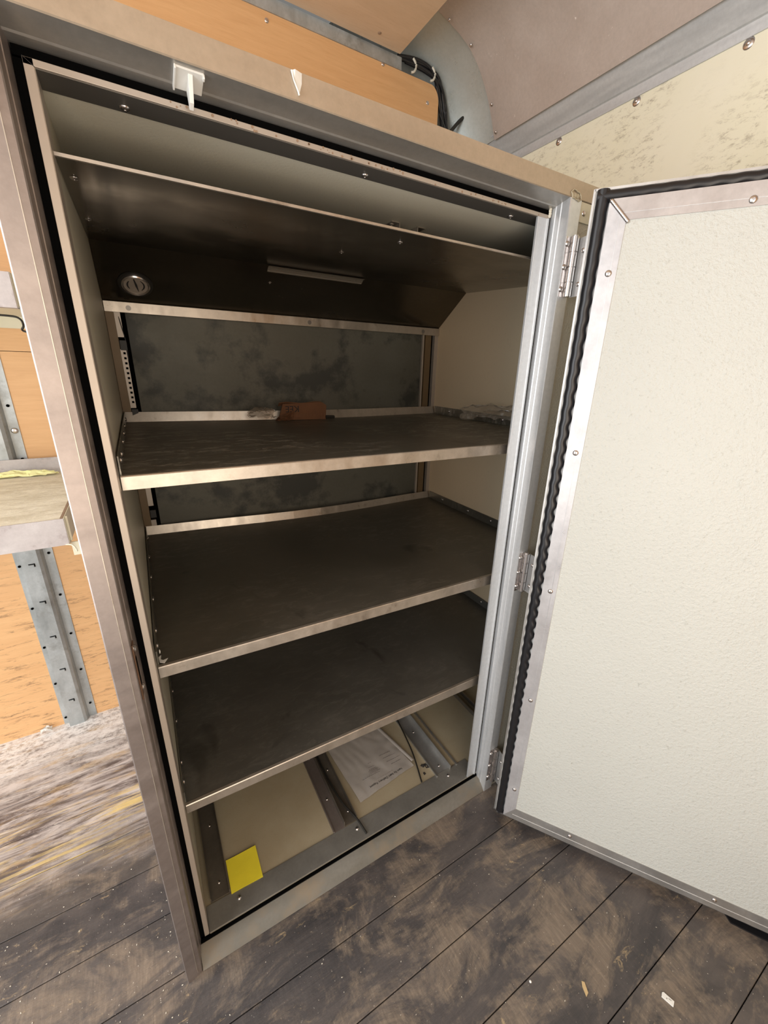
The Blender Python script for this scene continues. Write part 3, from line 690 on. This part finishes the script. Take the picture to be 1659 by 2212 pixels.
# --- the open door
DZ0, DZ1, DW = -0.0125, 1.4870, 0.87
b = MB(TD); b.box(0.0, DW, -0.050, 0.0, DZ0, DZ1); door = b.build('door', 'white', CAB, 0.001)
tag(door, 'cabinet door standing open, pebbled cream inside')
b = MB(TD); b.box(-0.0015, 0.0022, -0.052, 0.0022, DZ0 - 0.001, DZ1 + 0.001); b.box(0.0, DW, -0.052, 0.0022, DZ1 - 0.0022, DZ1 + 0.0015); b.box(0.0, DW, -0.052, 0.0022, DZ0 - 0.0015, DZ0 + 0.002); b.build('edge_skin', 'alu', door)
G0, G1 = 0.0040, 0.0245
def gasket(path_fn, L, phase, name, bottom=False):
    n = int(L / 0.004); m = MB(TD); prof = 7; vs = []
    for i in range(n + 1):
        q = i / n; amp = 0.0024 * max(0.15, math.sin(q * 3.1)) ; w = amp * math.sin(q * L * 2 * math.pi / 0.030 + phase)
        for k in range(prof):
            a = k / (prof - 1) * math.pi
            c = (G0 + G1) / 2; hw = (G1 - G0) / 2
            sx = c - hw * math.cos(a) + (w if k > 3 else w * 0.3) ; h = 0.0125 * math.sin(a) ** 0.7 if 0 < k < prof - 1 else 0.0
            vs.append(path_fn(q * L, sx, h))
    m.add(vs, [(i * prof + k, i * prof + k + 1, (i + 1) * prof + k + 1, (i + 1) * prof + k) for i in range(n) for k in range(prof - 1)], True)
    return m
gk = gasket(lambda l, s, h: (s, h, DZ0 + 0.002 + l), DZ1 - DZ0 - 0.004, 0.0, 'g')
gt = gasket(lambda l, s, h: (0.006 + l, h, DZ1 - s * 0.86), DW - 0.01, 1.0, 'g')
gb = gasket(lambda l, s, h: (0.006 + l, h, DZ0 + 0.0005 + s * 0.30), DW - 0.01, 2.0, 'g')
for m in (gt, gb): gk.v += []
for m in (gt, gb):
    o0 = len(gk.v); gk.v += m.v; gk.f += [[i + o0 for i in f] for f in m.f]; gk.sm += m.sm
gk.build('gasket', 'rubber', door)
# raised inner tray: folded aluminium margin + panel
A0, A1 = 0.0262, 0.0556; TZ1, TZ0 = 1.4680, -0.0065; PZ1, PZ0 = 1.4360, 0.0345; H = 0.0125
b = MB(TD)
b.prism([(A0, TZ0), (A1, PZ0), (A1, PZ1), (A0, TZ1)], 'y', 0.0, H)
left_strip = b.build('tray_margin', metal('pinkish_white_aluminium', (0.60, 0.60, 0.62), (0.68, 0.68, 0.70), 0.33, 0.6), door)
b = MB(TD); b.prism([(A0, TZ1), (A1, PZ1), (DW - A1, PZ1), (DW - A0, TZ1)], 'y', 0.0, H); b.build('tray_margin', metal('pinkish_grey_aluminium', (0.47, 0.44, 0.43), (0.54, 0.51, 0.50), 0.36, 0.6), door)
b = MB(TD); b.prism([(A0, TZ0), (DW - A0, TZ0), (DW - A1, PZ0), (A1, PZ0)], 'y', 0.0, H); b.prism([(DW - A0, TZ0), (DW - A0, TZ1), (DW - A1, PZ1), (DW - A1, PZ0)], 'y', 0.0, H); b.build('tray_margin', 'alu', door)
b = MB(TD); b.box(0.0455, 0.0462, H - 0.0002, H + 0.0007, 0.024, 1.4455); b.box(0.047, DW - 0.05, H - 0.0002, H + 0.0007, 1.4462, 1.4468); b.box(0.05, DW - 0.05, H - 0.0002, H + 0.0007, 0.0095, 0.0103); b.build('fold_line', 'alu_rib', door)
b = MB(TD); b.box(A1 - 0.001, DW - A1 + 0.001, 0.0, H - 0.0015, PZ0 - 0.001, PZ1 + 0.001); b.build('door_inner_panel', 'door_panel', door)
b = MB(TD)      # ground weld bead across the top corner
for i in range(22):
    q = i / 21; b.dome((A0 + 0.003 + (A1 - A0 - 0.001) * q, H, TZ1 - 0.003 - (TZ1 - PZ1 - 0.001) * q), (0, 1, 0), 0.0036, 0.0034, 9)
b.build('corner_weld', 'chrome', door)
b = MB(TD)
for z in (1.3582, 1.0435, 0.7285, 0.4165, 0.1035): b.rivet((0.0434, H, z), (0, 1, 0), 0.0056)
for s in (0.2205, 0.48, 0.74): b.rivet((s, H, 1.4445), (0, 1, 0), 0.0056)
for s in (0.1975, 0.5145, 0.80): b.rivet((s, H, 0.0215), (0, 1, 0), 0.0056)
b.builds('rivet', 'chrome', door)

#==================================================================== things in and on the cabinet
# sticky note
def note_fn(u, v):
    curl = 0.004 * max(0, v - 0.75) ** 1.5
    return (0.0572 + 0.0742 * u + 0.0006 * v, 0.0488 + 0.0795 * v - 0.001 * u, 0.0012 + curl + 0.0007 * math.sin(5 * u + 3 * v))
b = MB(); b.grid(note_fn, 10, 10, 0.0004); tag(b.build('sticky_note', 'yellow_note'), 'square yellow sticky note lying on the cabinet floor by the front sill', 'sticky note')
# document in a plastic sleeve
DA, DB, DD, DCc = Vector((0.424, 0.090, 0)), Vector((0.6255, 0.112, 0)), Vector((0.4035, 0.335, 0)), Vector((0.590, 0.345, 0))
def bagp(u, v, h=0.0):
    p = DA.lerp(DB, u).lerp(DD.lerp(DCc, u), v)
    z = 0.0012 + 0.0035 * abs(noise.noise(Vector((u * 3.1, v * 3.4, 1.7)))) + 0.0022 * abs(noise.noise(Vector((u * 8 + v * 2, v * 4, 5.1)))) + 0.004 * max(0, u - 0.78) * math.sin(v * 30)
    return Vector((p.x, p.y, z + h))
doc = empty('document_sleeve', (0.51, 0.21, -0.003), 'creased plastic sleeve holding a printed sheet on the cabinet floor', 'document')
b = MB(); b.grid(lambda u, v: bagp(0.01 + 0.93 * u, 0.04 + 0.9 * v), 26, 26, 0.0003); b.build('printed_sheet', plain('grey_white_paper', (0.47, 0.43, 0.39), 0.7, 0, 0.08, 12), doc)
b = MB(); b.grid(lambda u, v: bagp(u, v, 0.0016), 36, 36, 0.0002); b.build('sleeve', 'bag', doc)
b = MB(); b.grid(lambda u, v: Vector((0.6255 - 0.045 * v + 0.012 * u, 0.125 + 0.20 * v, 0.0065 + 0.003 * math.sin(u * 3.1))), 4, 16, 0.0002); b.build('folded_edge', 'bag', doc)
def put_text(body, size, cx, cy, mat, name, par, rot=math.pi + 0.05, zoff=0.0023):
    m = text_mb(body, size, None)
    c, s = math.cos(rot), math.sin(rot)
    out = []
    for p in m.v:
        x = cx + p.x * c - p.y * s; y = cy + p.x * s + p.y * c
        # nearest sleeve height
        u = (x - 0.415) / 0.205; v = (y - 0.10) / 0.235
        out.append(Vector((x, y, bagp(min(1, max(0, u)), min(1, max(0, v))).z + zoff + p.z)))
    m.v = out; return m.build(name, mat, par)
put_text('Item By Item Delivery Report', 0.0098, 0.528, 0.1185, 'ink', 'title_line', doc)
put_text('..... ...... .. ....  ........... ....', 0.0065, 0.531, 0.128, 'faint_ink', 'text_line', doc)
b = MB(); r5 = random.Random(5)
for (x0, x1, y) in ((0.565, 0.60, 0.15), (0.555, 0.605, 0.163), (0.55, 0.60, 0.178), (0.545, 0.585, 0.192), (0.487, 0.525, 0.1525), (0.49, 0.52, 0.1565), (0.488, 0.522, 0.1605), (0.492, 0.518, 0.1645), (0.495, 0.515, 0.173), (0.50, 0.512, 0.188), (0.46, 0.52, 0.1465)):
    x = x0
    while x < x1:
        w = r5.uniform(0.003, 0.008); u = (x - 0.415) / 0.205; v = (y - 0.10) / 0.235; z = bagp(u, v).z + 0.0023
        b.box(x, min(x1, x + w), y, y + 0.0011, z, z + 0.0002); x += w + 0.0016
b.build('text_line', 'faint_ink', doc)
# cords
def bez(pts, n=26):
    out = []
    P = [Vector(pts[0])] + [Vector(p) for p in pts] + [Vector(pts[-1])]
    for i in range(1, len(P) - 2):
        for k in range(n // (len(P) - 3)):
            t = k / (n // (len(P) - 3)); p0, p1, p2, p3 = P[i - 1], P[i], P[i + 1], P[i + 2]
            out.append(0.5 * ((2 * p1) + (-p0 + p2) * t + (2 * p0 - 5 * p1 + 4 * p2 - p3) * t * t + (-p0 + 3 * p1 - 3 * p2 + p3) * t ** 3))
    out.append(P[-2]); return out
b = MB(); b.tube(bez([(0.705, 0.50, 0.004), (0.6890, 0.36, 0.004), (0.6734, 0.2856, 0.004), (0.6605, 0.2171, 0.0055), (0.6437, 0.1413, 0.0065), (0.6158, 0.0545, 0.0028)], 40), 0.0024, 8)
tag(b.build('rubber_strip', 'dirty_cord'), 'thin black strip lying beside the document, right of the sleeve', 'strip')
b = MB(); b.tube(bez([(0.377, 0.50, 0.004), (0.369, 0.2888, 0.005), (0.3690, 0.235, 0.005), (0.3700, 0.188, 0.006), (0.3772, 0.110, 0.008), (0.3936, 0.0515, 0.008), (0.4004, 0.0085, 0.0032)], 48), 0.0028, 8)
tag(b.build('rubber_strip', 'dirty_cord'), 'black strip curling out of the middle floor channel over the sill', 'strip')
# cardboard scrap with printing, at the back of the top shelf
card = empty('cardboard_scrap', (0.47, 0.625, 1.037), 'torn orange-brown cardboard scrap with upside-down letters at the back of the top shelf', 'cardboard')
b = MB(); b.prism([(0.402, 1.0370), (0.557, 1.0345), (0.560, 1.078), (0.545, 1.088), (0.500, 1.087), (0.418, 1.0845)], 'y', 0.606, 0.609); b.build('printed_side', 'orange_card', card)
b = MB(); b.grid(lambda u, v: Vector((0.408 + 0.135 * u, 0.608 + 0.014 * v, 1.0870 + 0.002 * math.sin(9 * u) - 0.010 * v)), 12, 4, 0.002); b.build('folded_top', 'brown_card', card)
b = MB(); b.grid(lambda u, v: Vector((0.392 + 0.055 * u, 0.602 - 0.02 * v + 0.006 * math.sin(9 * u), 1.037 + 0.033 * v * (0.3 + u * 0.6) + 0.005 * noise.noise(Vector((u * 9, v * 7, 2))))), 12, 8, 0.0015); b.build('crumpled_end', 'brown_card', card)
Tt = Matrix.Translation((0.447, 0.6052, 1.070)) @ Matrix.Rotation(math.pi / 2, 4, 'X') @ Matrix.Rotation(math.pi, 4, 'Z')
text_mb('KEE', 0.027, Tt).build('lettering', 'ink', card)
b = MB(); r6 = random.Random(8); x = 0.44
while x < 0.553:
    w = r6.uniform(0.003, 0.006); b.box(x, x + w, 0.6052, 0.606, 1.0445, 1.0515); x += w + r6.uniform(0.001, 0.003)
b.build('faded_printing', 'brown_card', card)
b = MB(); b.cyl((0.556, 0.606, 1.0420), (0.588, 0.610, 1.0400), 0.0048, 12); tag(b.build('wood_dowel', 'dirty_cord'), 'short dark rod end poking out beside the cardboard scrap', 'rod')
def crumple(fnbase, seed, amp, nu=26, nv=20):
    def f(u, v):
        p = Vector(fnbase(u, v)); q = Vector((u * 4.3 + seed, v * 4.3, seed))
        d = Vector((noise.noise(q), noise.noise(q + Vector((7, 0, 0))), noise.noise(q + Vector((0, 9, 0)))))
        q2 = q * 2.7; d2 = Vector((noise.noise(q2), noise.noise(q2 + Vector((3, 1, 0))), noise.noise(q2 + Vector((0, 5, 2)))))
        return p + d * amp + d2 * amp * 0.5
    m = MB(); m.grid(f, nu, nv, 0.0003)
    for f_i in range(len(m.sm)): m.sm[f_i] = False
    return m
m = crumple(lambda u, v: (0.315 + 0.078 * u, 0.590 + 0.03 * v, 1.048 + 0.030 * v * (0.4 + 0.6 * math.sin(3 * u))), 1.3, 0.010)
for i, p in enumerate(m.v):
    if p.z < 1.0375: p.z = 1.0375
tag(m.build('plastic_wrap', 'film'), 'dusty clear plastic wrap crumpled left of the cardboard scrap', 'plastic wrap')
m = crumple(lambda u, v: (1.035 - 0.085 * u, 0.20 + 0.20 * u, 1.052 + (0.056 - 0.02 * u) * v), 4.4, 0.014)
for p in m.v:
    if p.z < 1.0335: p.z = 1.0335
    if p.x > 1.053: p.x = 1.053
tag(m.build('plastic_wrap', 'film'), 'crumpled clear plastic wrap against the right side of the top shelf', 'plastic wrap')
# torn white paper corner at the left front of the middle shelf
b = MB(); b.prism([(0.0035, 0.058), (0.008, 0.062), (0.007, 0.050), (0.0105, 0.046), (0.018, 0.048), (0.012, 0.037), (0.005, 0.042)], 'z', 0.7028, 0.7035)
b.dome((0.0062, 0.066, 0.709), (1, 0, 0), 0.004, 0.002); tag(b.build('paper_shred', 'white'), 'torn white shred at the left front corner of the middle shelf', 'paper')
# stick-on hook under the head rail
hk = empty('adhesive_hook', (0.143, -0.02, 1.4955), 'small white stick-on hook under the cabinet head rail, near the left', 'hook')
Th = Matrix.Translation((0.143, -0.021, 1.4945)) @ Matrix.Rotation(-0.245, 4, 'X')
b = MB(Th); b.box(-0.0150, 0.0150, -0.0145, 0.0135, -0.0020, 0.0004); b.box(-0.0155, -0.0135, -0.0150, 0.0145, -0.0040, 0.0004); b.box(0.0136, 0.0156, -0.0140, -0.009, -0.0045, 0.0); b.build('base_plate', 'white', hk, 0.0005)
b = MB(Th); b.add([(-0.0015, -0.011, -0.002), (0.0035, -0.011, -0.002), (0.0035, 0.012, -0.002), (-0.0015, 0.012, -0.002), (-0.001, 0.004, -0.020), (0.0035, 0.004, -0.020), (0.0035, 0.012, -0.022), (-0.001, 0.012, -0.022)],
      [(0, 1, 2, 3), (4, 7, 6, 5), (0, 4, 5, 1), (1, 5, 6, 2), (2, 6, 7, 3), (3, 7, 4, 0)]); b.build('hook_fin', 'white', hk, 0.0004)
b = MB()
b.tube([(0.2568, -0.0425, 1.5262), (0.2590, -0.0440, 1.518), (0.2640, -0.0440, 1.508), (0.2655, -0.0428, 1.505)], 0.0012, 6)
b.add([(0.2568, -0.0422, 1.5265), (0.2610, -0.0445, 1.5275), (0.2700, -0.0422, 1.5270), (0.2695, -0.0422, 1.517), (0.2655, -0.0422, 1.5052), (0.2600, -0.0440, 1.516),
       (0.2568, -0.0414, 1.5265), (0.2610, -0.0430, 1.5275), (0.2700, -0.0414, 1.5270), (0.2695, -0.0414, 1.517), (0.2655, -0.0414, 1.5052), (0.2600, -0.0430, 1.516)],
      [(0, 1, 2, 3, 4, 5), (11, 10, 9, 8, 7, 6)] + [(i, (i + 1) % 6, 6 + (i + 1) % 6, 6 + i) for i in range(6)])
tag(b.build('tape_remnant', 'white'), 'torn white tape remnant stuck on the front of the head rail', 'tape')

#==================================================================== left background: upright and two wall shelves
up = empty('wall_upright', (-0.31, YW, FZ), 'galvanised slotted steel upright on the orange plywood wall, left of the cabinet', 'upright')
b = MB(); b.sheet([(-0.3605, YW - 0.002), (-0.3440, YW - 0.002), (-0.3425, YW - 0.024), (-0.3000, YW - 0.024), (-0.2925, YW - 0.018), (-0.2870, YW - 0.002), (-0.2640, YW - 0.002)], 'z', FZ, 2.14, 0.0018)
b.build('channel', 'zinc', up)
m = MB(); m2 = MB()
for i in range(14):
    z = 0.0700 + 0.1315 * i; m.box(-0.326, -0.311, YW - 0.0248, YW - 0.0238, z + 0.004, z + 0.0065); m.box(-0.3125, -0.3100, YW - 0.0248, YW - 0.0238, z - 0.004, z + 0.0065)
    m2.box(-0.3255, -0.3130, YW - 0.0275, YW - 0.0258, z - 0.005, z + 0.0035)
m.build('slot', 'void', up); m2.builds('slot_tab', 'zinc', up)
m = MB()
for i in range(11):
    z = 0.022 + 0.150 * i; m.cyl((-0.275, YW - 0.0045, z), (-0.275, YW - 0.0038, z), 0.004, 10); m.cyl((-0.3525, YW - 0.0045, z - 0.03), (-0.3525, YW - 0.0038, z - 0.03), 0.004, 10)
m.builds('bolt_hole', 'void', up)
m = MB(); m.dome((-0.2755, YW - 0.0038, 1.0030), (0, -1, 0), 0.008, 0.003, 18); m.builds('screw', 'chrome', up)
def wall_shelf(z, x1, yf, label, h=0.058, under=False):
    s = empty('wall_shelf', (-0.5, yf + 0.25, z - h), label, 'shelf', 'shelves on the plywood wall')
    m = MB(); m.box(-1.35, x1 - 0.004, yf + 0.003, YW - 0.030, z - 0.020, z - 0.002); m.build('board', 'bench', s, 0.002)
    m = MB(); m.prism([(-1.35, z - h), (x1 - 0.001, z - h), (x1 - 0.001, z), (-1.35, z)], 'y', yf - 0.001, yf + 0.0015); m.box(-1.35, x1, yf, yf + 0.02, z - h, z - h + 0.0015); m.build('front_fascia', 'fascia', s, 0.0006)
    m = MB(); m.box(x1 - 0.002, x1 + 0.0, yf + 0.002, YW - 0.003, z - h, z + 0.0005); m.box(x1, x1 + 0.004, yf + 0.012, yf + 0.016, z - h + 0.004, z); m.build('end_plate', 'creamplastic', s, 0.0006)
    m = MB(); m.box(-1.35, x1 - 0.002, YW - 0.030, YW - 0.026, z - 0.02, z + 0.040); m.build('rear_upstand', 'fascia', s, 0.001)
    m = MB(); m.box(x1 - 0.007, x1 - 0.0022, yf + 0.003, YW - 0.035, z - 0.003, z + 0.0008); m.build('raw_edge', 'wood_end', s)
    if under:
        m = MB(); m.box(-1.35, x1 - 0.003, yf + 0.006, YW - 0.003, z - h + 0.016, z - h + 0.022); m.build('underside', 'creamplastic', s)
    return s
s1 = wall_shelf(0.886, -0.129, 0.362, 'lower wall shelf with chipped pale board and grey fascia, left of the cabinet')
b = MB(); b.tube(bez([(-0.150, 0.366, 0.829), (-0.128, 0.360, 0.828), (-0.121, 0.358, 0.819), (-0.120, 0.360, 0.811)], 16), 0.0016, 7); b.box(-0.128, -0.105, 0.368, 0.372, 0.80, 0.83); b.build('wire_hook', 'creamplastic', s1)
s2 = wall_shelf(1.345, -0.129, 0.435, 'upper wall shelf with a cream underside, seen at the left edge', 0.060, True)
b = MB(); b.tube(bez([(-0.26, 0.62, 1.284), (-0.18, 0.62, 1.284), (-0.160, 0.62, 1.279), (-0.158, 0.63, 1.266), (-0.164, 0.64, 1.257), (-0.154, 0.64, 1.253)], 24), 0.0022, 8); b.build('wire_loop', 'dirty_cord', s2)
b = MB(); b.box(-0.1290, -0.124, 0.45, YW - 0.002, 1.268, 1.345); b.build('side_bracket', 'zinc', s2)
b = MB(); b.box(-1.3, -0.13, YW - 0.006, YW - 0.001, 1.272, 1.31); b.build('wall_cleat', 'creamplastic', s2)
m = crumple(lambda u, v: (-0.345 + 0.15 * u, 0.80 + 0.035 * v * (1 - 0.4 * u), 0.889 + 0.012 * math.sin(3.0 * u) * v), 2.2, 0.008, 18, 8)
for p in m.v:
    if p.z < 0.8865: p.z = 0.8865
tag(m.build('paper_scrap', 'yellow_paper'), 'crumpled pale yellow paper lying on the lower wall shelf', 'paper')
# litter on the floor
m = crumple(lambda u, v: (-0.425 + 0.03 * u, 0.855 + 0.02 * v, FZ + 0.012 + 0.008 * math.sin(3 * u)), 6.1, 0.008, 8, 6)
for p in m.v: p.z = max(p.z, FZ + 0.0008)
tag(m.build('paper_scrap', 'white'), 'white crumpled scrap at the foot of the plywood wall', 'paper')
clip = empty('plastic_clip', (0.8095, -0.5625, FZ), 'small white slotted plastic clip lying on the floor boards', 'clip')
Tc = Matrix.Translation((0.8095, -0.5630, FZ)) @ Matrix.Rotation(math.radians(-72), 4, 'Z')
b = MB(Tc); b.prism([(-0.0105, -0.0045), (0.0105, -0.0055), (0.0105, 0.0045), (-0.0085, 0.0055), (-0.0110, 0.003)], 'z', 0.0003, 0.0030); b.build('body', 'white', clip, 0.0006)
b = MB(Tc); b.cyl((-0.002, -0.001, 0.0029), (-0.002, -0.001, 0.0032), 0.0010, 8); b.box(0.001, 0.006, 0.0010, 0.0020, 0.0029, 0.0032); b.build('slot', 'screw_strip', clip)
b = MB(); b.prism([(0.664, -0.476), (0.6725, -0.474), (0.6800, -0.460), (0.6760, -0.456), (0.6700, -0.462)], 'z', FZ + 0.0003, FZ + 0.0018); tag(b.build('wood_chip', plain('pale_wood_chip', (0.52, 0.38, 0.20), 0.8)), 'pale tan wood chip on the dark floor boards, left of the white clip', 'wood chip')
b = MB(); b.dome((0.5800, -0.4015, FZ + 0.0002), (0, 0, 1), 0.0026, 0.002); tag(b.build('foam_bead', 'white'), 'tiny white bead on the floor boards in front of the open door', 'bead')
rr = random.Random(11); m = MB()
for i in range(130):
    if i < 70: x = rr.uniform(-0.42, -0.06); y = rr.uniform(-0.15, 0.42)
    elif i < 95: x = rr.uniform(-0.10, -0.058); y = rr.gauss(0.05, 0.07)
    else: x = rr.uniform(0.0, 1.0); y = rr.uniform(-0.5, -0.09)
    r = rr.uniform(0.0004, 0.0012); a = rr.uniform(0, 3.14); c, s_ = math.cos(a), math.sin(a)
    pts = [(x + r * (c * px - s_ * py), y + r * (s_ * px + c * py)) for px, py in ((-1.3, -.5), (1, -.7), (1.4, .4), (-.6, .8))]
    m.prism(pts, 'z', FZ + 0.0002, FZ + 0.0012)
tag(m.build('floor_crumbs', 'caulk'), 'scattered pale crumbs and splinters on the floor boards', 'crumbs', kind='stuff')
b = MB(); b.prism([(1.075, -0.572), (1.105, -0.622), (1.16, -0.70), (1.352, -0.70), (1.352, -0.30), (1.16, -0.42)], 'z', FZ + 0.0003, FZ + 0.004)  # thin black sheet for the dark corner of floor past the door
tag(b.build('black_floor_patch', 'rubber'), 'flat black patch on the floor beneath the open door', 'mat')
# wiring in the gap above the cabinet, right of the plywood band
wr_ = empty('wiring_bundle', (1.20, 0.90, 2.06), 'dark wiring and pale clips in the gap beside the plywood, under the curved roof', 'wiring')
b = MB()
for j, (dx, dz) in enumerate(((0, 0), (0.012, 0.01), (0.02, -0.006), (-0.01, 0.016))):
    b.tube(bez([(0.98 + dx, 0.90, 2.185 + dz * .3), (1.06 + dx, 0.89, 2.180 + dz), (1.12 + dx, 0.885, 2.16 + dz), (1.160 + dx, 0.90, 2.11), (1.175 + dx, 0.90, 2.05 + dz), (1.18 + dx * 2, 0.88, 1.98)], 36), 0.0055, 8)
b.build('cable', 'rubber', wr_)
b = MB(); b.tube(bez([(1.150, 0.89, 2.075), (1.165, 0.88, 2.045), (1.175, 0.875, 2.02)], 12), 0.0022, 7); b.tube(bez([(1.20, 0.885, 2.035), (1.225, 0.872, 2.065), (1.245, 0.865, 2.083)], 12), 0.006, 8); b.build('lead', 'dirty_cord', wr_)
b = MB()
for x, z in ((1.015, 2.165), (1.095, 2.165)):
    b.tube(bez([(x, 0.872, z + 0.018), (x + 0.010, 0.868, z + 0.002), (x + 0.004, 0.868, z - 0.016), (x - 0.006, 0.872, z - 0.020)], 12), 0.0035, 7)
b.builds('cable_clip', 'caulk', wr_)
